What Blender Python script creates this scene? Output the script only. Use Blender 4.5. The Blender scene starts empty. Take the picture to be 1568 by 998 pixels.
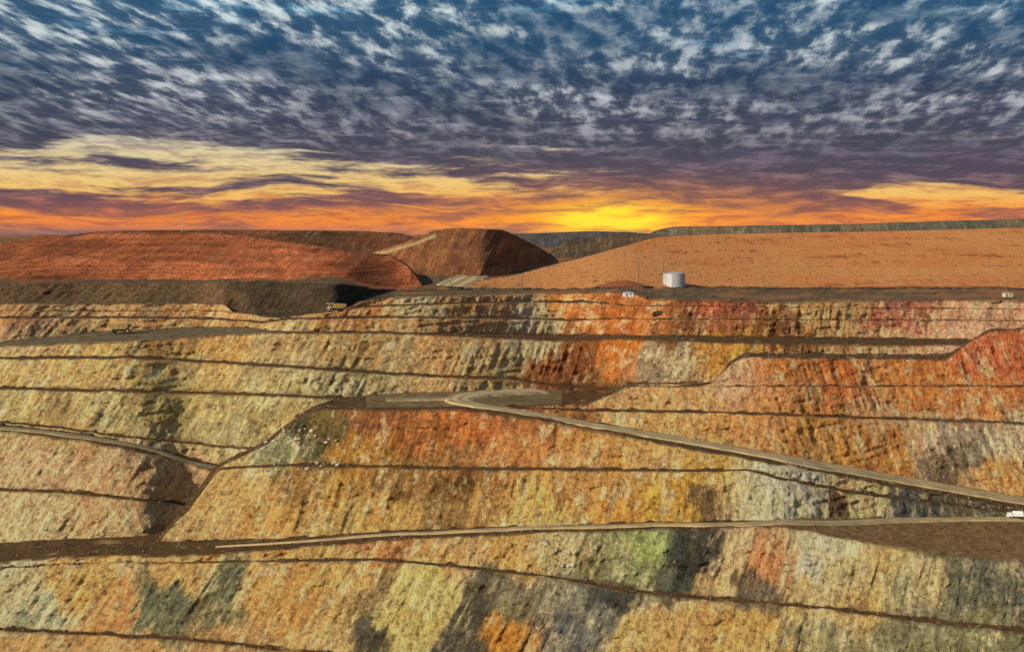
import bpy, bmesh, math, random
import numpy as np
from mathutils import Vector
rng=np.random.default_rng(7); random.seed(7)
sc=bpy.context.scene
F=1893.0; H=358.0; CX=784.0
# ------------------------------------------------------------ noise
def _h(ix,iy,iz,seed):
    with np.errstate(over='ignore'):
        n=(ix.astype(np.uint32)*np.uint32(374761393))^(iy.astype(np.uint32)*np.uint32(668265263))^(iz.astype(np.uint32)*np.uint32(2147483647))^np.uint32((seed*974711)&0xffffffff)
        n=(n^(n>>np.uint32(13)))*np.uint32(1274126177)
        n=(n^(n>>np.uint32(15)))*np.uint32(2246822519)
        n=n^(n>>np.uint32(16))
    return n.astype(np.float32)*(2.0/4294967295.0)-1.0
def vn(x,y,z,seed=0):
    x,y,z=np.broadcast_arrays(np.asarray(x,float),np.asarray(y,float),np.asarray(z,float))
    fx,fy,fz=np.floor(x),np.floor(y),np.floor(z)
    tx,ty,tz=x-fx,y-fy,z-fz
    ix,iy,iz=fx.astype(np.int64),fy.astype(np.int64),fz.astype(np.int64)
    tx=tx*tx*(3-2*tx);ty=ty*ty*(3-2*ty);tz=tz*tz*(3-2*tz)
    r=0
    for a in (0,1):
        wx=tx if a else 1-tx
        for b in (0,1):
            wy=ty if b else 1-ty
            for c in (0,1):
                wz=tz if c else 1-tz
                r=r+_h(ix+a,iy+b,iz+c,seed)*wx*wy*wz
    return r
def fbm(x,y,z,o=3,seed=0,g=.5):
    r=0;a=1;t=0
    for i in range(o):
        k=2.03**i
        r=r+a*vn(np.asarray(x)*k+i*7.3,np.asarray(y)*k,np.asarray(z)*k,seed+i);t+=a;a*=g
    return r/t
def lin(c):
    c=np.asarray(c,float)/255.
    return np.where(c<=.04045,c/12.92,((c+.055)/1.055)**2.4)
def clamp01(a): return np.clip(a,0,1)
def sst(a,b,x):
    t=clamp01((x-a)/(b-a)); return t*t*(3-2*t)
# ------------------------------------------------------------ grid columns
U=np.arange(-450,2020.1,1.5)
C=len(U)
def sm(a,s):
    n=int(s*3); k=np.exp(-.5*(np.arange(-n,n+1)/s)**2);k/=k.sum()
    return np.convolve(np.pad(a,n,mode='edge'),k,'valid')
def P(*pts):
    p=np.array(pts,float); return sm(np.interp(U,p[:,0],p[:,1]),3.0)
_k=[0]
def jit(v,a=1.6):
    _k[0]+=1
    return v+.8*a*fbm(U/85,_k[0]*3.7,0,2,11)
class Sheet:
    def __init__(s,d,z):
        s.D=[d.copy()];s.Z=[z.copy()];s.K=[0.];s.T=[0.]
    def to(s,d,z,n,kind):
        m=z/d; d=sm(d,7.0); d=np.maximum(d,s.D[-1]+.02); z=m*d
        d0,z0=s.D[-1],s.Z[-1]
        for i in range(1,n+1):
            t=i/n
            s.D.append(d0+(d-d0)*t); s.Z.append(z0+(z-z0)*t); s.K.append(kind); s.T.append(t)
    def ray(s,v,sl,n,kind=0.,mn=.02,mx=None):
        m=(v-H)/F; d0,z0=s.D[-1],s.Z[-1]
        den=np.maximum(sl+m,1e-4)
        d=(sl*d0-z0)/den
        d=np.maximum(d,d0+mn)
        if mx is not None: d=np.minimum(d,d0+mx)
        s.to(d,z0+sl*(d-d0),n,kind)
        return len(s.D)-1
    def flat(s,v,n=5,mn=3.,mx=900,sl=0.0): 
        return s.ray(v,sl,n,1.,mn,mx)
    def adv(s,dd,dz,n,kind=1.):
        s.to(s.D[-1]+dd,s.Z[-1]+dz,n,kind); return len(s.D)-1
# ------------------------------------------------------------ colour fields
def field(u,v,pts,pw=7.5):
    pts=np.array(pts,float)
    col=lin(pts[:,2:5]); num=np.zeros(u.shape+(3,)); den=np.zeros(u.shape)
    for i in range(len(pts)):
        d2=((u-pts[i,0])/1.0)**2+((v-pts[i,1])*1.2)**2+70.
        w=(d2/1000.)**(-pw/2)
        num+=w[...,None]*col[i]; den+=w
    return num/den[...,None]
CA=[(0,480,205,148,105),(150,480,210,158,112),(300,490,190,140,95),(0,510,195,150,115),(0,560,200,170,120),(150,570,205,168,112),(300,540,190,148,95),
(300,580,200,165,112),(450,540,180,150,108),(450,590,175,158,114),(600,540,190,155,110),(700,540,218,165,115),(650,500,200,148,98),(760,560,200,165,115),
(810,503,238,214,170),(840,508,238,210,165),(825,515,235,208,165),(750,480,210,155,112),(650,478,225,195,150),(550,468,215,145,95),(0,620,198,175,125),(150,630,190,168,120),(350,640,175,155,112),
(250,610,185,160,108),(450,640,178,155,108),(50,710,210,170,130),(150,720,200,155,115),(250,730,210,165,125),(50,790,215,182,138),(200,790,218,175,130),
(100,650,170,140,95),(560,590,190,165,122),(680,590,218,168,118),(530,530,208,165,112),(870,470,200,130,75),(700,470,205,150,100),
(840,560,150,92,55),(870,560,130,80,50),(900,480,180,108,60),(950,500,175,98,50),(1000,480,195,120,70),(1050,545,190,165,135),(1000,545,150,125,100),(1100,490,150,92,62),(1150,540,210,155,75),(1080,540,200,138,68),(880,520,150,95,55),
(1100,470,160,88,68),(1250,470,222,167,108),(1350,490,168,105,82),(1300,475,220,165,113),(1450,490,198,142,112),(1540,480,195,145,116),(1200,510,140,90,55),(1350,520,200,150,112),
(1450,515,208,158,130),(900,590,120,80,50),(900,610,110,78,52),(960,530,195,112,50),(1030,500,150,95,55),(1400,470,155,98,80)]
CB=[(500,650,112,95,60),(430,690,150,150,112),(470,665,92,88,60),(560,650,150,95,60),(560,690,172,122,60),(650,660,168,105,58),(720,650,188,112,62),(800,680,192,128,78),
(900,680,205,148,90),(1000,700,215,164,105),(1080,710,228,176,98),(700,700,165,118,72),(800,650,165,106,66),(360,740,232,186,122),(400,790,212,160,98),(330,790,222,176,120),(460,740,150,115,70),
(500,760,178,138,80),(600,780,212,165,100),(500,790,195,157,98),(750,760,178,134,82),(700,740,118,86,52),(820,780,238,198,124),(880,750,185,137,85),(950,760,204,146,80),(620,740,148,110,68),(680,790,152,120,78),
(1020,770,232,176,88),(1080,762,112,86,58),(1120,740,230,190,130),(1150,750,254,240,195),(1220,748,255,248,212),(1190,765,254,242,197),(1250,750,254,240,197),(1220,775,250,235,190),(1282,766,112,84,64),(1330,768,246,216,160),(1400,775,92,92,82),(1500,780,110,102,82),(1290,745,205,170,122)]
CC=[(850,630,155,105,65),(960,610,235,182,128),(1050,610,232,174,116),(1000,650,210,162,105),(1130,570,238,178,140),(1200,570,212,132,76),(1300,575,214,124,70),(1400,590,218,134,76),
(1500,600,234,146,86),(1550,540,204,110,72),(1500,530,208,115,78),(1200,610,224,153,100),(1350,620,226,164,116),(1150,660,202,143,90),(1250,670,212,148,86),(1350,690,218,145,82),
(1450,680,178,155,134),(1400,660,218,174,128),(1500,690,150,132,112),(1550,680,204,174,142),(1530,720,222,162,102),(1460,700,115,95,76),(1080,680,206,154,97)]
CD=[(30,900,222,205,160),(60,930,172,174,140),(120,900,226,176,110),(200,940,226,163,104),(250,925,104,108,82),(235,950,118,120,90),(350,900,110,114,86),(350,940,130,122,88),(300,880,222,173,112),(400,900,214,163,100),
(350,970,182,140,95),(450,930,212,157,94),(480,970,240,195,132),(550,890,200,163,105),(600,950,236,205,132),(572,965,86,80,64),(560,900,150,124,88),(650,900,246,220,142),(680,930,242,217,142),(640,960,234,202,126),(730,940,84,78,64),(700,990,88,82,68),(745,900,106,96,76),
(770,960,188,130,62),(790,920,130,117,90),(850,910,144,136,114),(860,960,106,104,97),(920,950,124,120,102),(940,920,70,70,63),(600,840,185,128,82),(700,850,214,164,110),(850,845,230,203,150),
(800,840,200,152,92),(900,860,142,132,96),(950,855,152,152,110),(990,848,158,172,105),(985,870,140,152,105),(1040,860,66,68,60),(1070,845,70,71,60),(1020,885,82,84,70),(1120,860,216,180,135),(1100,890,200,167,121),(1150,880,100,84,66),(1190,860,198,136,94),(1170,900,106,93,78),(1250,870,255,242,198),(1270,850,254,237,188),(1235,905,242,202,140),(1290,890,242,214,158),
(1330,880,230,196,140),(1300,920,202,165,112),(1400,890,165,151,114),(1480,890,108,111,90),(1550,890,120,118,97),(1050,950,230,178,115),(970,970,228,188,125),(1150,970,212,166,102),
(1250,970,155,143,106),(1400,970,145,137,102),(1520,980,132,130,98),(60,1000,210,160,108),(200,1000,220,169,116)]
def make_mesh(name,s,u0,u1,kindcol=None,pts=None,solid=None,amp=1.0,face=1.0,gain=None,streak=.5,flatcol=(92,68,42)):
    if gain is None: gain=1.3
    cm=np.where((U>=u0)&(U<=u1))[0]
    D=np.array(s.D)[:,cm];Z=np.array(s.Z)[:,cm];u=np.broadcast_to(U[cm],D.shape)
    K=np.array(s.K)[:,None]*np.ones_like(D); T=np.array(s.T)[:,None]*np.ones_like(D)
    X=D*(u-CX)/F; Y=D.copy()
    v=H-Z*F/D
    fade=1/(1+np.maximum(0,(D-1800)/800.)) 
    G=2.8*fbm(X/42,0,Z/30,3,21)+1.3*fbm(X/11,1,Z/14,2,31)*1.0
    S=vn((X-streak*Z)/4.6,Z/25,3,41)+.8*vn((X-streak*Z)/2.2,Z/14,3,42)
    R=fbm(X/5.,Y/5.,Z/5.,4,51,.65)
    rid=1-2*np.abs(fbm((X-streak*Z)/13.,Y/13.,Z/20.,4,57))     # ridged gullies
    R2=fbm(X/9.,Y/9.,Z/5.,2,55)
    LG=vn(X/28.,0,(Z+3*vn(X/35,0,0,58))/2.3,59)
    isf=(K<.5)*1.0
    ins=np.sin(np.pi*clamp01(T))**.4
    isp=float(pts is not None)
    Y=Y+amp*(G+isf*ins*(face*1.0*S*(.3+.9*clamp01(.5+vn(X/40,2,Z/25,8)))+2.3*R+1.1*R2+(.9*LG-1.9*(rid-.5))*isp))*np.minimum(fade,1)
    we=np.where(K>.5,clamp01(1-T/.12),clamp01((T-.93)/.07))
    wt=np.where(K>.5,clamp01((T-.85)/.15),clamp01(1-T/.12))
    Z=Z+amp*(K*.12*vn(X/3,Y/3,0,61)+isf*ins*.8*R+we*(.35*vn(X/13,0,3,62)+.6*vn(X/4.5,0,5,63))*isp+wt*1.8*np.maximum(0,fbm(X/6,0,7,3,64)+.05)*isp)
    edge=K*np.exp(-((T-.1)/.06)**2)*(T<1)*(K>.9)
    Z=Z+amp*edge*(1.0+.5*vn(X/5,0,Y/9,9))*.9
    # colours
    sn=(X-streak*Z)
    wu=u+streak*18*fbm(X/30,0,Z/30,3,71)+7*S+30*fbm(sn/6,Z/50,3,5,73,.72)
    wv=v+24*fbm(sn/8,5,Z/24,4,72,.65)+12*R
    if pts is not None: col=field(wu,wv,pts)
    else: col=np.ones(D.shape+(3,))*lin(solid[0])
    if solid is not None and pts is None:
        a=sst(-.25,.35,fbm(X/90,Y/160,Z/12,4,81))[...,None]
        col=col*(1-a)+lin(solid[1])*a
    hm=fbm(sn/5,0,Z/11,5,91,.72)+.4*fbm(X/16,0,Z/3,3,93)
    col=col*(1+.6*hm)[...,None]
    warm=fbm((X+20-streak*Z)/14,3,Z/12,4,95)[...,None]
    if pts is not None:
        col=col*(1+warm*np.array([.08,-.05,-.22]))*np.array([1.03,1.03,.88])
        g_=col.mean(-1,keepdims=True); col=np.maximum(g_+(col-g_)*1.0,.01)
        ex=np.maximum(0,col[...,1]-.74*col[...,0]); col[...,1]-=.24*ex
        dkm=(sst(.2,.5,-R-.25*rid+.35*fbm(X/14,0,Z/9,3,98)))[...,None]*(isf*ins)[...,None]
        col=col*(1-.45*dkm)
    lum=col.mean(-1,keepdims=True)
    pale=sst(.14,.32,fbm(sn/5,9,Z/8,5,97,.72))[...,None]*((.22+.4*sst(.1,.35,lum)) if pts is not None else .08)
    col=col*(1-pale)+pale*lin((255,226,166))
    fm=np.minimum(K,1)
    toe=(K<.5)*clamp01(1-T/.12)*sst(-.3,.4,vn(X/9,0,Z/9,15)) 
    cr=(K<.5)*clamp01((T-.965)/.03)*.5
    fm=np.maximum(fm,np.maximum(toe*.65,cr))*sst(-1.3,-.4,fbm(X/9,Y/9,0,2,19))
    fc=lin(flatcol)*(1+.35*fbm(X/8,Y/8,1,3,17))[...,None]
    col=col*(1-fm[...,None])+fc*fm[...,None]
    if kindcol is not None: col=kindcol(u,v,X,Y,Z,K,col,np.arange(D.shape[0])[:,None]*np.ones_like(D))
    col=col*gain; mxc=col.max(-1,keepdims=True); col=col*np.minimum(1,.86/np.maximum(mxc,1e-3)); col=np.maximum(col,.008)
    R_,C_=D.shape
    co=np.stack([X,Y,Z],-1).reshape(-1,3).astype(np.float32)
    me=bpy.data.meshes.new(name)
    me.vertices.add(R_*C_); me.vertices.foreach_set('co',co.ravel())
    r=np.arange(R_-1)[:,None]*C_+np.arange(C_-1)[None,:]
    q=np.stack([r,r+1,r+1+C_,r+C_],-1).reshape(-1).astype(np.int32)
    n=len(q)//4
    me.loops.add(len(q)); me.loops.foreach_set('vertex_index',q)
    me.polygons.add(n); me.polygons.foreach_set('loop_start',np.arange(0,len(q),4,dtype=np.int32))
    me.update(calc_edges=True)
    me.polygons.foreach_set('use_smooth',np.ones(n,dtype=bool))
    ca=me.color_attributes.new('Col','FLOAT_COLOR','POINT')
    ca.data.foreach_set('color',np.concatenate([col.reshape(-1,3),np.ones((R_*C_,1))],1).astype(np.float32).ravel())
    fa=me.attributes.new('face','FLOAT','POINT'); fa.data.foreach_set('value',((1-fm)*(1.0 if pts is not None else .25)).astype(np.float32).ravel())
    ob=bpy.data.objects.new(name,me); sc.collection.objects.link(ob)
    me.materials.append(rock_mat)
    return ob
# ------------------------------------------------------------ materials
def newmat(name):
    m=bpy.data.materials.new(name); m.use_nodes=True
    nt=m.node_tree; b=nt.nodes['Principled BSDF']; return m,nt,b
def rock():
    m,nt,b=newmat('weathered_rock'); N=nt.nodes.new; L=nt.links.new
    b.inputs['Roughness'].default_value=.95; b.inputs['Specular IOR Level'].default_value=.1
    at=N('ShaderNodeAttribute');at.attribute_name='Col'
    fa=N('ShaderNodeAttribute');fa.attribute_name='face'
    tc=N('ShaderNodeTexCoord')
    sh=N('ShaderNodeSeparateXYZ');L(tc.outputs['Object'],sh.inputs[0])
    sk=N('ShaderNodeMath');sk.operation='MULTIPLY_ADD';L(sh.outputs[2],sk.inputs[0]);sk.inputs[1].default_value=-.45;L(sh.outputs[0],sk.inputs[2])
    zz=N('ShaderNodeMath');zz.operation='MULTIPLY';L(sh.outputs[2],zz.inputs[0]);zz.inputs[1].default_value=.28
    yy=N('ShaderNodeMath');yy.operation='MULTIPLY';L(sh.outputs[1],yy.inputs[0]);yy.inputs[1].default_value=.1
    cb=N('ShaderNodeCombineXYZ');L(sk.outputs[0],cb.inputs[0]);L(yy.outputs[0],cb.inputs[1]);L(zz.outputs[0],cb.inputs[2])
    def noise(vec,scale,det,rough,dist=0):
        n=N('ShaderNodeTexNoise');L(vec,n.inputs['Vector']);n.inputs['Scale'].default_value=scale;n.inputs['Detail'].default_value=det
        n.inputs['Roughness'].default_value=rough;n.inputs['Distortion'].default_value=dist;return n.outputs['Fac']
    def mr(v,a,b_,c,d):
        n=N('ShaderNodeMapRange');L(v,n.inputs[0]);n.inputs[1].default_value=a;n.inputs[2].default_value=b_;n.inputs[3].default_value=c;n.inputs[4].default_value=d;return n.outputs[0]
    def mu(a,b_,op='MULTIPLY'):
        n=N('ShaderNodeMath');n.operation=op
        for i,x in enumerate((a,b_)):
            if isinstance(x,(int,float)): n.inputs[i].default_value=x
            elif x is not None: L(x,n.inputs[i])
        return n.outputs[0]
    s1=noise(cb.outputs[0],.26,4,.65,.2)
    n1=noise(tc.outputs['Object'],.33,6,.85)
    st=mr(s1,.36,.64,-.30,.30)
    crack=mr(mu(mu(s1,.5,'SUBTRACT'),None,'ABSOLUTE'),0.,.022,-.34,0.)
    st=mu(mu(st,crack,'ADD'),fa.outputs['Fac'])
    f=mu(st,mr(n1,.36,.64,.45,1.7),'ADD')
    f=mu(f,.12,'MAXIMUM')
    mx=N('ShaderNodeVectorMath');mx.operation='SCALE';L(at.outputs['Color'],mx.inputs[0]);L(f,mx.inputs['Scale'])
    mn=N('ShaderNodeVectorMath');mn.operation='MINIMUM';L(mx.outputs[0],mn.inputs[0]);mn.inputs[1].default_value=(.9,.86,.75)
    L(mn.outputs[0],b.inputs['Base Color'])
    h=mu(mu(s1,fa.outputs['Fac']),mu(n1,1.5),'ADD')
    bp=N('ShaderNodeBump');bp.inputs['Strength'].default_value=1.0;bp.inputs['Distance'].default_value=3.4;L(h,bp.inputs['Height']);L(bp.outputs[0],b.inputs['Normal'])
    return m
rock_mat=rock()
def simple(name,c,rough=.8,var=.25,scale=1.0,metal=0.):
    m,nt,b=newmat(name);N=nt.nodes.new;L=nt.links.new
    tc=N('ShaderNodeTexCoord');n=N('ShaderNodeTexNoise');L(tc.outputs['Object'],n.inputs['Vector']);n.inputs['Scale'].default_value=scale;n.inputs['Detail'].default_value=6
    r=N('ShaderNodeMapRange');L(n.outputs['Fac'],r.inputs[0]);r.inputs[1].default_value=.3;r.inputs[2].default_value=.7;r.inputs[3].default_value=1-var;r.inputs[4].default_value=1+var
    v=N('ShaderNodeVectorMath');v.operation='SCALE';v.inputs[0].default_value=c;L(r.outputs[0],v.inputs['Scale']);L(v.outputs[0],b.inputs['Base Color'])
    b.inputs['Roughness'].default_value=rough;b.inputs['Metallic'].default_value=metal
    return m
def roadmat(name,k):
    m,nt,b=newmat(name);N=nt.nodes.new;L=nt.links.new
    uv=N('ShaderNodeAttribute');uv.attribute_name='across'
    tc=N('ShaderNodeTexCoord');n=N('ShaderNodeTexNoise');L(tc.outputs['Object'],n.inputs['Vector']);n.inputs['Scale'].default_value=.09;n.inputs['Detail'].default_value=7;n.inputs['Roughness'].default_value=.75
    s=N('ShaderNodeMath');s.operation='MULTIPLY';L(uv.outputs['Fac'],s.inputs[0]);s.inputs[1].default_value=18.8
    c=N('ShaderNodeMath');c.operation='COSINE';L(s.outputs[0],c.inputs[0])
    a=N('ShaderNodeMath');a.operation='MULTIPLY_ADD';L(c.outputs[0],a.inputs[0]);a.inputs[1].default_value=.15;L(n.outputs['Fac'],a.inputs[2])
    r=N('ShaderNodeValToRGB');L(a.outputs[0],r.inputs[0])
    r.color_ramp.elements[0].position=.30;r.color_ramp.elements[0].color=(.24*k,.17*k,.08*k,1)
    r.color_ramp.elements[1].position=.70;r.color_ramp.elements[1].color=(.62*k,.44*k,.20*k,1)
    L(r.outputs[0],b.inputs['Base Color']);b.inputs['Roughness'].default_value=.95
    return m
road_mat=roadmat('dusty_road',.92); road_dark=roadmat('packed_earth_road',.58)
S=1.1
# ------------------------------------------------------------ SHEET D : lower wall
v=P((-450,1120),(2020,1120))
d0=P((-450,640),(0,640),(1568,650),(2020,665)); D_=Sheet(d0,-(v-H)/F*d0)
D_.ray(jit(P((-450,950),(0,964),(150,972),(300,983),(500,1002),(700,1030),(900,1060),(2020,1090))),S,60)
D_.flat(P((-450,946),(0,959),(150,967),(300,978),(500,997),(700,1026),(900,1057),(2020,1087)),5,mn=1)
D_.ray(jit(P((-450,880),(0,872),(90,862),(300,862),(560,858),(700,868),(830,882),(950,904),(1200,928),(1400,950),(1568,968),(2020,1010))),S,80)
D_.flat(P((-450,876),(0,868),(300,860),(560,854),(700,864),(830,878),(950,899),(1200,923),(1400,944),(1568,961),(2020,1003)),5,mn=1)
D_.ray(jit(P((-450,874),(0,864),(80,854),(330,851),(450,839),(600,828),(800,817),(1000,810),(1200,808),(1300,828),(1400,846),(1568,862),(2020,900))),S,75)
DrN=len(D_.D)-1
DrF=D_.flat(P((-450,845),(0,838),(110,832),(245,829),(450,823),(600,812),(800,804),(1000,799),(1200,794),(1568,791),(2020,795)),16)
D_.adv(35,-1,3)
# ------------------------------------------------------------ SHEET B : central spur
B_=Sheet(D_.D[DrF]-1.5,D_.Z[DrF]-1.5)
Tb=P((-450,870),(225,840),(245,827),(290,778),(335,716),(400,686),(470,634),(490,627),(600,629),(700,628),(740,633),(820,645),(900,659),(1000,677),(1200,715),(1400,752),(1568,780),(1750,812),(2020,860))
b1=P((-450,870),(225,842),(290,780),(335,720),(450,714),(600,717),(800,720),(1000,722),(1150,722),(1200,736),(1300,755),(1568,788),(2020,870))
B_.ray(jit(np.maximum(b1,Tb)),S,85)
B_.flat(np.maximum(b1-4.3,Tb-.1),5,mn=.3,mx=24)
B_.ray(jit(Tb,1.0),S,75)
BN=len(B_.D)-1
BF=B_.flat(P((-450,868),(245,824),(335,712),(400,681),(470,628),(520,612),(600,603),(820,597),(930,599),(990,655),(1200,693),(1400,729),(1568,758),(1750,790),(2020,840)),20)
B_.adv(12,-1,2); B_.adv(40,-45,4,0.)
# ------------------------------------------------------------ SHEET C : right hill
zB=B_.Z[BN]
vc0=P((-450,700),(740,618),(800,629),(900,645),(1000,660),(1200,697),(1400,733),(1568,761),(1750,793),(2020,844))
dc0=-zB*F/(vc0-H)
C_s=Sheet(dc0,zB-1.2)
Tc=P((-450,700),(735,624),(800,624),(900,619),(938,602),(965,589),(1090,588),(1112,565),(1135,548),(1300,550),(1450,552),(1478,530),(1513,508),(1568,505),(2020,498))
c1=P((-450,700),(740,619),(800,627),(900,630),(1100,633),(1300,640),(1568,650),(2020,665))
C_s.ray(jit(np.maximum(c1,Tc),1.2),S,75)
C_s.flat(np.maximum(c1-3.2,Tc-.2),4,mn=.3,mx=20)
c2=P((-450,700),(740,619),(938,604),(965,592),(1100,592),(1568,592),(2020,594))
C_s.ray(jit(np.maximum(c2,Tc),1.0),S,40)
C_s.flat(np.maximum(c2-1.0,Tc-.2),3,mn=.3,mx=6)
C_s.ray(jit(Tc,.8),S,60)
CT=C_s.flat(Tc-P((-450,4),(1100,3),(1130,7),(1450,9),(1480,3),(2020,3)),6,mn=5,mx=45); C_s.adv(30,-30,4,0.)
# ------------------------------------------------------------ SHEET A : back wall and plateau
wD=clamp01((250-U)/10.); wC=clamp01((U-945)/30.); wB=1-wD-wC
d0=wD*(D_.D[DrF]+4)+wB*(B_.D[BF]+np.interp(U,[245,340,450,520,600,950],[15,30,30,5,-8,0]))+wC*(C_s.D[CT]+14)
z0=wD*(D_.Z[DrF]-12)+wB*(B_.Z[BF]-16)+wC*(C_s.Z[CT]-16)
d0=sm(d0,16);z0=sm(z0,16)
A_=Sheet(d0,z0)
def berm(vv,px,n,j=1.5,mx=30):
    vj=jit(vv,j); A_.ray(vj,S,n); A_.flat(vj-px,5,mn=.3,mx=mx)
berm(P((-450,745),(0,752),(130,757),(290,776),(400,800),(480,860),(2020,900)),4.4,60)
vj=jit(P((-450,645),(0,662),(130,676),(250,700),(340,724),(400,742),(480,800),(2020,860)),.8)
A_.ray(vj,S,60); A2N=len(A_.D)-1; A_.flat(vj-12,12,mn=.3,mx=60); 
berm(P((-450,637),(0,648),(100,658),(180,669),(380,688),(470,692),(2020,760)),2.6,30)
berm(P((-450,590),(0,597),(200,601),(400,606),(560,613),(700,624),(2020,700)),3.9,60)
berm(P((-450,550),(0,551),(200,549),(300,555),(400,561),(600,574),(790,583),(830,590),(950,600),(2020,640)),4.0,45)
vj=jit(P((-450,540),(0,531),(200,524),(400,511),(600,512),(850,524),(950,519),(1100,526),(1300,531),(1460,530),(2020,527)),1.0)
A_.ray(vj,S,55); A5N=len(A_.D)-1
A_.flat(np.minimum(vj-3.4,P((-450,530),(0,524),(150,508),(300,501),(380,500),(420,507),(600,509),(2020,526))),7,mn=.4,mx=110)
berm(P((-450,488),(0,488),(200,487),(340,490),(400,495),(440,490),(600,487),(870,491),(950,488),(1200,490),(2020,492)),P((-450,2.8),(860,2.8),(900,.1),(2020,.1)),30,1.2)
berm(P((-450,476),(340,476),(430,488),(540,472),(700,465),(900,463),(960,468),(2020,478)),P((-450,.1),(520,.1),(560,2.4),(900,2.4),(940,.1),(2020,.1)),20,1)
A_.ray(jit(P((-450,467),(0,466),(345,466),(362,484),(430,490),(520,486),(548,464),(600,457),(850,450),(960,448),(1000,460),(1200,466),(1400,460),(1568,464),(2020,462)),.5),S,25)
Acr=len(A_.D)-1
A_.flat(P((-450,463),(330,463),(375,478),(520,476),(548,458),(600,446),(960,441),(1568,442),(2020,442)),8,mn=3,mx=300)
AcF=len(A_.D)-1
A_.ray(P((-450,434),(330,434),(390,431),(540,438),(560,440),(620,447),(2020,441)),P((-450,.55),(345,.55),(540,.7),(620,.5),(2020,.5)),25,0.,.3)
Am=len(A_.D)-1
A_.ray(P((-450,396),(2020,396)),.04,20,.6,mn=150,mx=600)
A_.ray(P((-450,362),(2020,362)),.0005,20,0.,mn=2000,mx=20000)
A_.adv(25000,0,3,0.)
# ------------------------------------------------------------ dumps
dm,zm=A_.D[Am],A_.Z[Am]
dms=sm(dm,25); zms=zm/dm*dms
L_=Sheet(dms+30,zms-4)
tl=P((-450,400),(-200,385),(0,373),(40,368),(60,360),(95,360),(110,363),(155,355),(300,356),(380,362),(480,377),(560,388),(600,392),(625,408),(648,438),(660,460),(2020,460))
L_.ray(jit(np.maximum(tl,P((-450,414),(2020,412))),.9),.3,28)
L_.adv(6+0*U,0*U,2,.3)
L_.ray(jit(np.maximum(tl,P((-450,392),(2020,392))),.9),.3,30)
L_.adv(16+0*U,0*U,3,.3)
L_.ray(jit(np.maximum(tl,P((-450,375),(2020,372))),.8),.3,25)
L_.adv(6+0*U,0*U,2,.3)
L_.ray(jit(tl,.8),.28,25); L_.adv(60+0*U,0*U,3,.3); L_.adv(120+0*U,-50+0*U,3,0.)
d0=1650+0*U; L2=Sheet(d0,-(405-H)/F*d0)
L2.ray(jit(P((-450,400),(-100,377),(20,372),(150,354),(240,352),(400,352),(560,354),(620,358),(650,372),(690,400),(720,430),(2020,430)),.6),.4,30); L2.adv(120,0,3,.3); L2.adv(100,-50,3,0.)
G_=Sheet(dms+2,zms-2)
tg=P((-450,470),(640,450),(665,441),(700,437),(780,425),(840,408),(900,393),(960,376),(1005,363),(1100,359),(1300,355),(1568,349),(2020,342))
for k,vv in enumerate((424,409,393,379,367)):
    G_.ray(jit(np.maximum(tg,P((-450,vv+1),(2020,vv-2))),.8),.13,22)
    G_.adv(9+0*U,0*U,2,.3)
G_.ray(jit(tg,.6),.14,20); G_.adv(60,-4,3,.2); G_.adv(100,-40,3,0.)
d0=1800+0*U; K_=Sheet(d0,-(428-H)/F*d0)
K_.ray(jit(P((-450,440),(780,432),(800,420),(832,394),(868,369),(900,363),(985,359),(1010,362),(1030,372),(2020,385)),.9),.5,50); K_.adv(80,0,3,.3); K_.adv(90,-50,3,0.)
d0=2150+0*U; H_=Sheet(d0,-(385-H)/F*d0)
H_.ray(jit(P((-450,400),(980,375),(990,362),(1003,353),(1030,347),(1300,343),(1400,340),(1568,335),(2020,327)),.9),.5,40); H_.adv(150,0,3,.3); H_.adv(90,-60,3,0.)
d0=3200+0*U; F_=Sheet(d0,-(385-H)/F*d0)
F_.ray(jit(P((-450,372),(700,364),(760,358),(830,357),(900,354),(960,355),(1000,358),(2020,360)),.6),.25,20); F_.adv(300,0,2,0.); F_.adv(200,-40,2,0.)
d0=1400+330*np.maximum(0,(U-730)/105)**1.6+60*np.maximum(0,(660-U)/100.)**2; d0=np.minimum(d0,1950); M_=Sheet(d0,-(428-H)/F*d0)
M_.ray(jit(P((-450,440),(535,418),(556,392),(600,378),(640,364),(668,352),(700,349),(772,352),(800,366),(835,384),(865,420),(2020,440)),.5),.42,70); M_.adv(60,0,3,.3); M_.adv(90,-60,3,0.)

def kA(u,v,X,Y,Z,K,col,row):
    dark=lin((104,86,62))*(1+.7*fbm(X/5,Y/8,Z/4,4,33,.65))[...,None]
    m=clamp01(row-Acr+.0)[...,None]
    red=lin((155,92,58))*(1+.3*fbm(X/30,Y/60,0,3,34))[...,None]
    out=col*(1-m)+dark*m
    m2=(clamp01(row-Am)*sst(-.2,.2,fbm(X/60,Y/100,0,3,35)))[...,None]
    out=out*(1-m2)+red*m2
    g=((row>A5N)&(row<=A5N+7)&(u<420))[...,None]
    out=np.where(g,lin((112,98,72))*(1+.3*fbm(X/6,Y/6,0,2,36))[...,None],out)
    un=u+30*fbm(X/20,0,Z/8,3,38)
    cut_shade=((row>Acr)&(row<=Am))*sst(340,390,un)*(1-sst(570,620,un))
    out=out*(1-.5*cut_shade[...,None])  # shade in the recess below the left dump, painted into the rubble colour
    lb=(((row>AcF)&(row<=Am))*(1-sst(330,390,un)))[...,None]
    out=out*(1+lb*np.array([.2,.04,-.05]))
    cap=(((row>Acr)&(row<=AcF))*(u>600)*sst(.0,.3,fbm(X/30,Y/40,0,3,39)))[...,None]
    out=out*(1-cap*.6)+cap*.6*lin((165,110,72))
    return out
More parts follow.
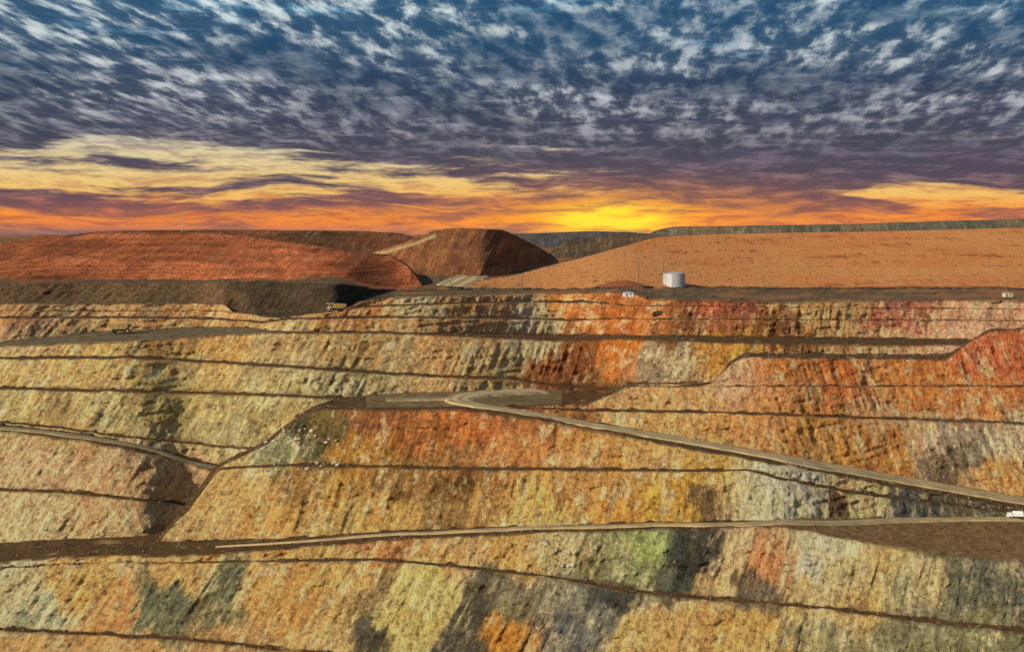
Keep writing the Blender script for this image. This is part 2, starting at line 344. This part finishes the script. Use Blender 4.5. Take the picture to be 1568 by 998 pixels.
def kB(u,v,X,Y,Z,K,col,row):
    g=((row>BN+3)&(u>560)&(u<860))[...,None]
    return np.where(g,lin((124,102,70))*(1+.35*fbm(X/8,Y/14,0,3,36))[...,None],col)
def kD(u,v,X,Y,Z,K,col,row):
    g=((row>DrN)&(u>1150))[...,None]
    return np.where(g,lin((124,97,62))*(1+.6*fbm(X/4,Y/6,0,4,36,.65))[...,None],col)
def lines(sc_):
    def f(u,v,X,Y,Z,K,col,row):
        b=vn(0*X+X/120,0,(Z+1.5*vn(X/50,0,0,4))/1.6,sc_)
        p=sst(.1,.5,fbm(X/25,Y/70,Z/6,4,sc_+7))
        t=((K>.25)&(K<.4))*sst(-.5,.3,vn(X/22,0,Z/4,sc_+2))
        return col*((1+.3*b-.34*p)*(1-.4*t))[...,None]
    return f
def kM(u,v,X,Y,Z,K,col,row):
    b=fbm((X-.3*Z)/5,0,Z/40,3,5)
    return col*(1+.4*b)[...,None]
def kMesa(u,v,X,Y,Z,K,col,row):
    col=kM(u,v,X,Y,Z,K,col,row)
    ln=np.interp(u,[556,600,640,665],[392,382,370,360])
    w=np.exp(-((v-ln-1.5)/2.6)**2)*(u<668)
    return col*(1-w[...,None])+w[...,None]*lin((215,180,125))
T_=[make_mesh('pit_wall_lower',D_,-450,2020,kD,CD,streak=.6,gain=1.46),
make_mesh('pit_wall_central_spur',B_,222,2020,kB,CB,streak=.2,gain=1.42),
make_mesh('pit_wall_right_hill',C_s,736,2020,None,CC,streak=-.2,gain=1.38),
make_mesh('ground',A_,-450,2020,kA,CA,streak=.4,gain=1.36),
make_mesh('red_earth_dump',L_,-450,652,lines(3),None,((196,110,66),(156,88,54)),amp=.45,face=.3,gain=1.15,flatcol=(165,98,62)),
make_mesh('brown_earth_dump',L2,-450,715,lines(4),None,((128,80,52),(100,70,48)),amp=.3,face=.3,gain=.95,flatcol=(120,80,55)),
make_mesh('orange_earth_dump',G_,655,2020,lines(5),None,((238,156,92),(226,138,78)),amp=.45,face=.3,gain=1.32,flatcol=(225,145,88)),
make_mesh('grey_rubble_hill',K_,785,1030,kM,None,((108,86,64),(84,72,56)),amp=.9,gain=1.0,flatcol=(100,82,62)),
make_mesh('grey_waste_rock_dump',H_,980,2020,kM,None,((106,102,84),(130,108,82)),amp=1.6,gain=1.0,flatcol=(100,92,75)),
make_mesh('distant_hills',F_,690,1010,None,None,((92,86,84),(80,76,76)),amp=.5,gain=1.0,flatcol=(80,75,70)),
make_mesh('mesa_hill',M_,540,866,kMesa,None,((160,104,64),(126,86,56)),amp=1.5,gain=1.0,flatcol=(175,112,70))]
# ------------------------------------------------------------ ribbons (roads)
def zat(arr,u): return np.interp(u,U,arr)
def ribbon(name,path,zfun,hw,off=.35,mat=None,taper=0):
    mat=mat or road_mat
    p=np.array(path,float)
    pos=[]
    for (u,vv) in p:
        d,z=zfun(u,vv); pos.append((d*(u-CX)/F,d))
    pos=np.array(pos)
    Q=np.vstack([2*pos[0]-pos[1],pos,2*pos[-1]-pos[-2]]); out=[]
    for i in range(1,len(Q)-2):
        for t in np.linspace(0,1,24,endpoint=False):
            a,b,c,d=Q[i-1],Q[i],Q[i+1],Q[i+2]
            out.append(.5*((2*b)+(c-a)*t+(2*a-5*b+4*c-d)*t*t+(3*b-a-3*c+d)*t**3))
    out=np.array(out); tg_=np.gradient(out,axis=0); tg_/=np.linalg.norm(tg_,axis=1)[:,None]+1e-9
    nr=np.stack([-tg_[:,1],tg_[:,0]],1)
    W=13; vs=[];fs=[];ac=[]
    for i in range(len(out)):
        tp=min(1,(i+1)/taper) if taper else 1
        wob=float(.14*vn(i/9.,hw,0,77)+.08*vn(i/3.,hw,0,78))
        for j in range(W):
            o=(j/(W-1)-.5)*2*hw*(1+wob)*tp
            x,y=out[i]+nr[i]*o
            uu=x/y*F+CX
            z=zfun(uu,None,y)
            e=abs(j/(W-1)-.5)*2
            vs.append((x,y,z+off-(1.2 if e>.99 else 0))); ac.append(j/(W-1))
    for i in range(len(out)-1):
        for j in range(W-1):
            a=i*W+j; fs.append((a,a+1,a+1+W,a+W))
    me=bpy.data.meshes.new(name);me.from_pydata(vs,[],fs);me.update()
    at=me.attributes.new('across','FLOAT','POINT');at.data.foreach_set('value',np.array(ac,np.float32))
    for pl in me.polygons: pl.use_smooth=True
    ob=bpy.data.objects.new(name,me);sc.collection.objects.link(ob);me.materials.append(mat);return ob
def flatfun(Z):
    def f(u,v,y=None):
        z=zat(Z,u)
        if v is None: return z
        return -z*F/(v-H),z
    return f
def groundfun(u,v,y=None):
    d_,z_=zat(dm,u),zat(zm,u)
    if v is None: return z_+.04*(y-d_)
    m=(v-H)/F; d=(.04*d_-z_)/(.04+m); return d,z_+.04*(d-d_)
fB=flatfun(B_.Z[BN+3]); fD=flatfun(D_.Z[DrN+3]); fA2=flatfun(A_.Z[A2N+3]); fA5=flatfun(A_.Z[A5N+3]); fCr=flatfun(A_.Z[Acr+3])
ribbon('haul_road',[(826,599),(785,601),(745,603.5),(716,607),(704,612),(712,617.5),(740,623.5),(800,633),(860,643.5),(930,655.5),(1000,667),(1100,684.5),(1200,702.5),(1300,720.5),(1400,738.5),(1500,756),(1568,768),(1660,786)],fB,10.0,off=1.2)
ribbon('haul_road',[(590,613),(640,612),(680,611),(706,612)],fB,7,off=1.0,mat=road_dark)
ribbon('haul_road',[(330,838),(450,830.5),(600,818.5),(800,809.5),(1000,804),(1200,799.5),(1400,797),(1568,796),(1800,797)],fD,4.2,off=1.0,taper=110,mat=roadmat('worn_earth_road',.8))
ribbon('haul_road',[(-400,641),(0,656),(130,670),(250,694),(335,717)],fA2,5.5,off=.9,mat=road_dark)
ribbon('haul_road',[(690,441),(715,428),(735,415),(755,406),(790,400),(822,396)],groundfun,18,off=1.6)
# ------------------------------------------------------------ scatter
def scatter(name,pts,sizes,mat,squash=.7,seed=1):
    bm=bmesh.new();bmesh.ops.create_icosphere(bm,subdivisions=1,radius=1)
    bv=np.array([x.co[:] for x in bm.verts]);bf=np.array([[q.index for q in f.verts] for f in bm.faces]);bm.free()
    r=np.random.default_rng(seed);n=len(pts)
    k=bv[None]*(1+r.uniform(-.35,.35,(n,len(bv),1)))*r.uniform(.6,1.2,(n,1,3))*np.array([1,1,squash])*sizes[:,None,None]
    vs=(k+pts[:,None,:]).reshape(-1,3); fs=(bf[None]+(np.arange(n)*len(bv))[:,None,None]).reshape(-1,3)
    me=bpy.data.meshes.new(name);me.vertices.add(len(vs));me.vertices.foreach_set('co',vs.astype(np.float32).ravel())
    me.loops.add(fs.size);me.loops.foreach_set('vertex_index',fs.astype(np.int32).ravel())
    me.polygons.add(len(fs));me.polygons.foreach_set('loop_start',np.arange(0,fs.size,3,dtype=np.int32));me.update(calc_edges=True)
    ob=bpy.data.objects.new(name,me);sc.collection.objects.link(ob);me.materials.append(mat);return ob
def pick(ob,n,cond):
    co=np.empty(len(ob.data.vertices)*3,np.float32);ob.data.vertices.foreach_get('co',co);co=co.reshape(-1,3)
    fa=np.empty(len(co),np.float32);ob.data.attributes['face'].data.foreach_get('value',fa)
    u=co[:,0]/co[:,1]*F+CX; v=H-co[:,2]/co[:,1]*F
    idx=np.where(cond(u,v,fa))[0]
    return co[rng.choice(idx,min(n,len(idx)),replace=False)]
rocks=simple('broken_rock',(.16,.12,.08),.95,.5,.15)
pale=simple('pale_rock',(.40,.35,.25),.95,.4,.3)
pr=[];
for ob,n in ((T_[0],1400),(T_[1],900),(T_[2],900),(T_[3],3000)):
    pr.append(pick(ob,n,lambda u,v,f:(f<.5)&(v>440)&~((v>600)&(u>600)&(v<640))))
pr=np.vstack(pr); scatter('rock_rubble',pr,rng.uniform(.4,1.1,len(pr))**1.5,rocks)
pp=[pick(T_[1],60,lambda u,v,f:(u>400)&(u<520)&(v>655)&(v<735)),pick(T_[0],25,lambda u,v,f:(u>830)&(u<880)&(v>825)&(v<870))]
pp=np.vstack(pp); scatter('fallen_boulders',pp,rng.uniform(.5,1.9,len(pp)),pale)
shr=simple('shrub_leaves',(.06,.06,.03),.9,.4,.5)
ps=np.vstack([pick(T_[4],620,lambda u,v,f:v<440),pick(T_[6],750,lambda u,v,f:v<440),pick(T_[5],120,lambda u,v,f:v<400),pick(T_[8],100,lambda u,v,f:v<400)])
scatter('desert_shrubs',ps,rng.uniform(.35,1.6,len(ps)),shr,.8)
# ------------------------------------------------------------ object builder
class MB:
    def __init__(s): s.bm=bmesh.new(); s.mats=[]
    def mi(s,m):
        if m not in s.mats: s.mats.append(m)
        return s.mats.index(m)
    def box(s,c,d,m,bev=.04):
        r=bmesh.ops.create_cube(s.bm,size=1); vs=r['verts']
        for q in vs: q.co=(q.co.x*d[0]+c[0],q.co.y*d[1]+c[1],q.co.z*d[2]+c[2])
        for f in {f for q in vs for f in q.link_faces}: f.material_index=s.mi(m)
    def cyl(s,c,r,h,m,axis='z',seg=24,r2=None):
        g=bmesh.ops.create_cone(s.bm,cap_ends=True,segments=seg,radius1=r,radius2=r if r2 is None else r2,depth=h)
        for q in g['verts']:
            x,y,z=q.co
            if axis=='y': x,y,z=x,z,y
            if axis=='x': x,y,z=z,y,x
            q.co=(x+c[0],y+c[1],z+c[2])
        for f in {f for q in g['verts'] for f in q.link_faces}: f.material_index=s.mi(m)
    def prism(s,prof,y0,y1,m):
        a=[s.bm.verts.new((x,y0,z)) for x,z in prof]; b=[s.bm.verts.new((x,y1,z)) for x,z in prof]
        n=len(prof); fs=[s.bm.faces.new(a),s.bm.faces.new(b[::-1])]
        for i in range(n): fs.append(s.bm.faces.new((a[i],b[i],b[(i+1)%n],a[(i+1)%n])))
        for f in fs: f.material_index=s.mi(m)
    def done(s,name,loc,rz=0,sc_=1):
        bmesh.ops.recalc_face_normals(s.bm,faces=s.bm.faces)
        me=bpy.data.meshes.new(name);s.bm.to_mesh(me);s.bm.free()
        for m in s.mats: me.materials.append(m)
        ob=bpy.data.objects.new(name,me);ob.location=loc;ob.rotation_euler=(0,0,rz);ob.scale=(sc_,)*3;sc.collection.objects.link(ob);return ob
yel=simple('yellow_paint',(.50,.33,.09),.6,.25,.5);blk=simple('tyre_rubber',(.02,.02,.02),.9,.2);wht=simple('white_paint',(.7,.69,.65),.4,.08)
stl=simple('galvanised_steel',(.5,.51,.51),.45,.15,.4,.3);gls=simple('dark_glass',(.03,.04,.05),.15,.05);wood=simple('weathered_wood',(.12,.09,.06),.9,.2)
def place(u,v,f):
    d,z=f(u,v); return (d*(u-CX)/F,d,z)
def haul_truck(loc,rz,s):
    b=MB()
    for y in (-2.6,-1.5,1.5,2.6): b.cyl((-3.2,y,1.35),1.35,.95,blk,'y')
    for y in (-2.5,2.5): b.cyl((3.0,y,1.35),1.35,1.0,blk,'y'); b.cyl((3.0,y*1.21,1.35),.6,.1,yel,'y')
    b.box((0,0,1.7),(9.4,1.6,.8),yel); b.box((4.5,0,2.1),(1.4,5.0,1.6),yel); b.box((5.25,0,2.0),(.1,2.6,1.2),blk)
    b.prism([(-6.0,3.6),(-5.6,3.0),(-3.0,2.3),(1.9,2.7),(2.6,4.9),(5.8,5.3),(5.8,5.6),(2.2,5.5),(-6.4,4.9)],-3.1,3.1,yel)
    for x in (-4.4,-2.8,-1.2,.4): b.box((x,-3.18,3.9),(.25,.16,1.9),yel); b.box((x,3.18,3.9),(.25,.16,1.9),yel)
    b.box((3.9,1.2,3.7),(1.8,1.9,1.7),wht); b.box((4.82,1.2,3.9),(.06,1.6,.9),gls); b.box((3.9,2.17,3.9),(1.3,.06,.8),gls)
    b.box((4.3,-1.4,3.1),(1.5,1.8,.5),yel)
    for i in range(5): b.box((5.3,-1.5+i*.0,.9+i*.45),(.3,.9,.08),stl)
    return b.done('haul_truck',loc,rz,s)
q=place(186,511,fA5); haul_truck((q[0],q[1],q[2]+.5),math.radians(15),1.6)
q=place(514,479,fCr); haul_truck((q[0],q[1],q[2]+.8),math.radians(200),1.25)
b=MB()
for x in (-3.2,-2.1,2.6):
    for y in (-1.05,1.05): b.cyl((x,y,.5),.5,.35,blk,'y')
b.box((0,0,.85),(8,1.0,.3),blk)
b.prism([(1.6,.7),(4.1,.7),(4.1,1.7),(3.7,2.7),(1.6,2.7)],-1.2,1.2,wht)
b.box((3.98,0,2.15),(.1,2.0,.75),gls); b.box((2.7,-1.21,2.1),(1.1,.05,.7),gls)
b.box((-1.4,0,1.9),(5.4,2.4,1.6),wht); b.cyl((-1.4,0,2.8),.95,5.0,wht,'x'); b.box((-1.4,-1.22,1.4),(5.2,.05,.25),stl)
q=place(1554,795,fD); b.done('service_truck',(q[0],q[1],q[2]+1.0),math.radians(170),1.3)
# water tank
R=12.2;hh=14.5; b=MB()
for i in range(6): b.cyl((0,0,hh*(i+.5)/6),R-(.07 if i%2 else 0),hh/6,stl,'z',72)
for i in range(7): b.cyl((0,0,hh*i/6),R+.18,.22,stl,'z',72)
b.cyl((0,0,hh+.9),R+.1,1.4,stl,'z',72,r2=2)
for i in range(24):
    a=i/24*math.tau; b.box((R*math.cos(a),R*math.sin(a),hh+.7),(.12,.12,1.2),stl)
b.box((-4,-R-.5,hh/2),(.12,.12,hh),stl); b.box((-3,-R-.5,hh/2),(.12,.12,hh),stl)
for i in range(20): b.box((-3.5,-R-.5,.5+i*.7),(1,.1,.1),stl)
tl_=groundfun(1032,438.5); tx=tl_[0]*(1032-CX)/F
b.done('water_tank',(tx,tl_[0],tl_[1]-.2),0,tl_[0]*34/F/(2*R))
def pole(u,v,h,name='utility_pole',arm=True):
    d,z=groundfun(u,v); b=MB(); b.cyl((0,0,h/2),.38,h,wood,'z',10,r2=.22)
    if arm:
        b.box((0,0,h-1),(4,.25,.25),wood); b.box((0,0,h-2.6),(3,.22,.22),wood)
        for x in (-1.8,-.9,.9,1.8): b.cyl((x,0,h-.65),.12,.5,stl,'z',8)
    b.done(name,(d*(u-CX)/F,d,z-.5))
pole(978,437,30);pole(800,443,15);pole(1016,437,22);pole(1543,441,14);pole(690,443,9)
b=MB(); h=44
for a in range(3):
    t=a/3*math.tau; b.cyl((.7*math.cos(t),.7*math.sin(t),h/2),.12,h,stl,'z',6)
for i in range(22): b.box((0,0,i*2+1),(1.2,.08,.08),stl); b.box((0,0,i*2+1.5),(.08,1.2,.08),stl)
b.done('radio_mast',(1500*(278-CX)/F,1500,-18))
def hut(name,u,v,w,dp,h,m):
    d,z=fCr(u,v); b=MB(); b.box((0,0,h/2+.3),(w,dp,h),m); b.prism([(-w/2-.3,h+.3),(w/2+.3,h+.3),(0,h+1.1)],-dp/2-.3,dp/2+.3,stl)
    b.box((-w*.2,-dp/2-.02,h*.45+.3),(1.0,.06,h*.8),gls); b.box((w*.22,-dp/2-.02,h*.6+.3),(1.4,.06,h*.35),gls)
    for x in (-w/2+.3,w/2-.3): b.box((x,0,.15),(.3,dp,.3),stl)
    b.done(name,(d*(u-CX)/F,d,z),math.radians(8))
hut('site_hut',962,455,8,4,3.6,wht); hut('site_hut',1543,455,9,4.5,4,simple('cream_panel',(.6,.52,.3),.6,.1))
# ------------------------------------------------------------ sun
sun=bpy.data.lights.new('sun','SUN'); sun.energy=5.0; sun.angle=math.radians(.5); sun.color=(1,.90,.72)
so=bpy.data.objects.new('sun',sun); sc.collection.objects.link(so)
el=math.radians(27); to=np.array([-.78,-.626]); az=math.atan2(to[0],to[1])
tv=Vector((to[0]*math.cos(el),to[1]*math.cos(el),math.sin(el)))
so.rotation_euler=tv.to_track_quat('Z','Y').to_euler()
# ------------------------------------------------------------ world
w=bpy.data.worlds.new('World'); sc.world=w; w.use_nodes=True; nt=w.node_tree; nt.nodes.clear()
N=nt.nodes.new; L=nt.links.new
def setin(i,x):
    if isinstance(x,(int,float)): i.default_value=x
    else: L(x,i)
def M(op,a,b=None,c=None):
    n=N('ShaderNodeMath');n.operation=op
    for i,x in enumerate((a,b,c)):
        if x is not None: setin(n.inputs[i],x)
    return n.outputs[0]
def MR(v,a,b,c=0.,d=1.,sm=True):
    n=N('ShaderNodeMapRange'); n.interpolation_type='SMOOTHSTEP' if sm else 'LINEAR'
    setin(n.inputs[0],v)
    for i,x in zip((1,2,3,4),(a,b,c,d)): n.inputs[i].default_value=x
    return n.outputs[0]
def NO(x,y,z,det,ro,dist=0.,scale=1.):
    cb=N('ShaderNodeCombineXYZ');setin(cb.inputs[0],x);setin(cb.inputs[1],y);setin(cb.inputs[2],z)
    n=N('ShaderNodeTexNoise');L(cb.outputs[0],n.inputs['Vector']);n.inputs['Scale'].default_value=scale;n.inputs['Detail'].default_value=det;n.inputs['Roughness'].default_value=ro;n.inputs['Distortion'].default_value=dist
    return n.outputs['Fac']
def MIX(f,a,b,bt='MIX'):
    n=N('ShaderNodeMix');n.data_type='RGBA';n.blend_type=bt;setin(n.inputs[0],f)
    for i,x in ((6,a),(7,b)):
        if isinstance(x,tuple): n.inputs[i].default_value=x+(1,)
        else: L(x,n.inputs[i])
    return n.outputs[2]
def RAMP(f,stops,srgb=True):
    n=N('ShaderNodeValToRGB');L(f,n.inputs[0]);cr=n.color_ramp
    while len(cr.elements)<len(stops): cr.elements.new(.5)
    for e,(p,c) in zip(cr.elements,stops):
        e.position=p; e.color=tuple(lin(c))+(1,) if srgb else (c,c,c,1)
    return n.outputs[0]
def GAU(cu,wu_,cv,wv_):
    return M('EXPONENT',M('MULTIPLY',M('ADD',M('POWER',M('ABSOLUTE',M('DIVIDE',M('SUBTRACT',Uo,cu),wu_)),2.),M('POWER',M('ABSOLUTE',M('DIVIDE',M('SUBTRACT',V,cv),wv_)),2.)),-1.))
tc=N('ShaderNodeTexCoord');sx=N('ShaderNodeSeparateXYZ');L(tc.outputs['Generated'],sx.inputs[0])
X,Y,Z=sx.outputs
hy=M('SQRT',M('ADD',M('MULTIPLY',X,X),M('MULTIPLY',Y,Y)))
e=M('DIVIDE',Z,M('MAXIMUM',hy,.05)); a=M('ARCTAN2',X,Y)
Uo=M('MULTIPLY_ADD',a,18.93,-1.5); V=M('MAXIMUM',M('MULTIPLY',e,18.93),0.)
Vn=M('DIVIDE',V,7.0)
wr=M('SUBTRACT',NO(M('MULTIPLY',Uo,.5),M('MULTIPLY',V,1.1),3.,3,.5),.5)
Vw=M('MULTIPLY_ADD',wr,.35,V)
big=NO(M('MULTIPLY',Uo,.3),M('MULTIPLY_ADD',Uo,.05,M('MULTIPLY',Vw,2.9)),1.7,8,.66,.1)
bias=RAMP(Vn,[(0,.46),(.03,.48),(.06,.60),(.085,.56),(.12,.52),(.16,.57),(.21,.68),(.30,.72),(.42,.60),(.55,.52),(1,.5)],False)
bias=M('SUBTRACT',bias,.5)
bump=M('MULTIPLY',MR(V,.3,.7),MR(V,1.3,2.0,1.,0.))
bias=M('ADD',bias,M('MULTIPLY',bump,M('MINIMUM',M('MAXIMUM',M('MULTIPLY',M('ADD',Uo,.3),.08),-.03),.22)))
# a break of lighter cloud low on the right
bias=M('SUBTRACT',bias,M('MULTIPLY',GAU(4.8,1.9,.62,.17),.30))
M2=MR(M('ADD',big,bias),.45,.56)
bg=RAMP(Vn,[(0,(150,112,106)),(.02,(224,128,76)),(.045,(250,152,62)),(.09,(242,198,112)),(.17,(228,210,160)),(.24,(180,182,186)),(.33,(135,160,180)),(.5,(84,150,182)),(1,(60,120,170))])
cl=RAMP(Vn,[(0,(128,98,98)),(.035,(150,94,84)),(.075,(108,80,88)),(.12,(86,76,90)),(.2,(74,75,90)),(.3,(78,88,106)),(.42,(64,94,120)),(.55,(58,98,130)),(1,(70,100,130))])
tex=NO(M('MULTIPLY',Uo,1.1),M('MULTIPLY',Vw,8.),5.,7,.68,.1)
clv=MIX(M('MULTIPLY',MR(tex,.46,.68),RAMP(Vn,[(0,.6),(.06,.5),(.12,.45),(.2,.5),(.28,.4),(.4,.15),(1,.0)],False)),cl,RAMP(Vn,[(0,(240,140,80)),(.06,(230,132,92)),(.11,(185,145,140)),(.16,(150,132,148)),(.25,(170,170,182)),(.5,(180,200,212)),(1,(170,190,205))]))
bgv=MIX(M('MULTIPLY',MR(tex,.56,.38),.7),bg,RAMP(Vn,[(0,(140,98,96)),(.05,(205,94,52)),(.12,(186,134,100)),(.2,(136,128,138)),(.5,(70,110,150)),(1,(70,110,150))]))
base=MIX(M2,bgv,clv)
# altocumulus puffs
wx=M('SUBTRACT',NO(M('MULTIPLY',Uo,.5),M('MULTIPLY',V,.7),11.,1,.5),.5)
pxn=M('ADD',M('MULTIPLY',M('DIVIDE',Uo,M('ADD',V,2.6)),15.),M('MULTIPLY',wx,1.2))
pyn=M('ADD',M('MULTIPLY',M('LOGARITHM',M('ADD',V,.9),math.e),14.),M('MULTIPLY',wx,-1.0))
pf=NO(M('MULTIPLY_ADD',pyn,.12,pxn),pyn,2.,3,.5,.0)
pf2=NO(M('MULTIPLY',pxn,2.3),M('MULTIPLY',pyn,2.3),7.,5,.7,.0)
pf3=NO(M('MULTIPLY',pxn,.4),M('MULTIPLY',pyn,.4),17.,2,.5,.0)
pf=M('ADD',M('ADD',M('MULTIPLY',pf,.60),M('MULTIPLY',pf2,.26)),M('MULTIPLY',pf3,.14))
pmask=MR(V,.8,2.0)
lg=NO(M('MULTIPLY_ADD',V,.25,M('MULTIPLY',Uo,.3)),M('MULTIPLY',V,1.0),8.,4,.55)
puff=M('MULTIPLY',MR(pf,.475,.63),M('MULTIPLY',pmask,.92))
dk=M('MULTIPLY',MR(pf,.53,.41),M('MULTIPLY',pmask,MR(lg,.4,.6,.95,.6)))
base=MIX(dk,base,RAMP(Vn,[(0,(80,74,88)),(.2,(60,64,82)),(.3,(48,62,86)),(.42,(36,74,106)),(1,(40,84,125))]))
lr=M('MULTIPLY',MR(lg,.40,.58,.14,1.0),MR(V,1.0,3.0,.55,1.))
base=MIX(M('MULTIPLY',puff,lr),base,RAMP(Vn,[(0,(240,190,130)),(.17,(190,184,190)),(.3,(214,216,220)),(.5,(222,236,234)),(1,(200,215,220))]))
# sunset glow
g3=GAU(-.5,6.5,.2,.17)
base=MIX(M('MULTIPLY',g3,M('MULTIPLY',MR(tex,.36,.6,.1,1.),.55)),base,(1.0,.30,.035))
g=M('MULTIPLY',M('MULTIPLY',GAU(0.,.8,.22,.2),1.8),MR(tex,.35,.6,.3,1.))
base=MIX(M('MULTIPLY',GAU(0.,2.8,.25,.42),M('MULTIPLY',MR(tex,.38,.6,.25,1.),.8)),base,(1.1,.38,.04))
base=MIX(M('MINIMUM',g,1.),base,(1.3,.80,.05))
sky=N('ShaderNodeTexSky');sky.sky_type='NISHITA';sky.sun_disc=False;sky.sun_elevation=el;sky.sun_rotation=az
ns=MIX(1.,sky.outputs[0],(.10,.10,.10),'MULTIPLY')
final=MIX(MR(V,6.,12.,0.,.6),base,ns)
bgn=N('ShaderNodeBackground');L(final,bgn.inputs[0]);bgn.inputs[1].default_value=1.0
ow=N('ShaderNodeOutputWorld');L(bgn.outputs[0],ow.inputs[0])
# ------------------------------------------------------------ camera
cam=bpy.data.cameras.new('camera');co=bpy.data.objects.new('camera',cam);sc.collection.objects.link(co)
co.rotation_euler=(math.radians(90),0,0);cam.sensor_width=36;cam.lens=36*F/1568;cam.shift_y=-(499-H)/1568
cam.clip_start=1;cam.clip_end=100000;sc.camera=co
sc.view_settings.view_transform='Standard';sc.view_settings.look='None';sc.view_settings.exposure=0
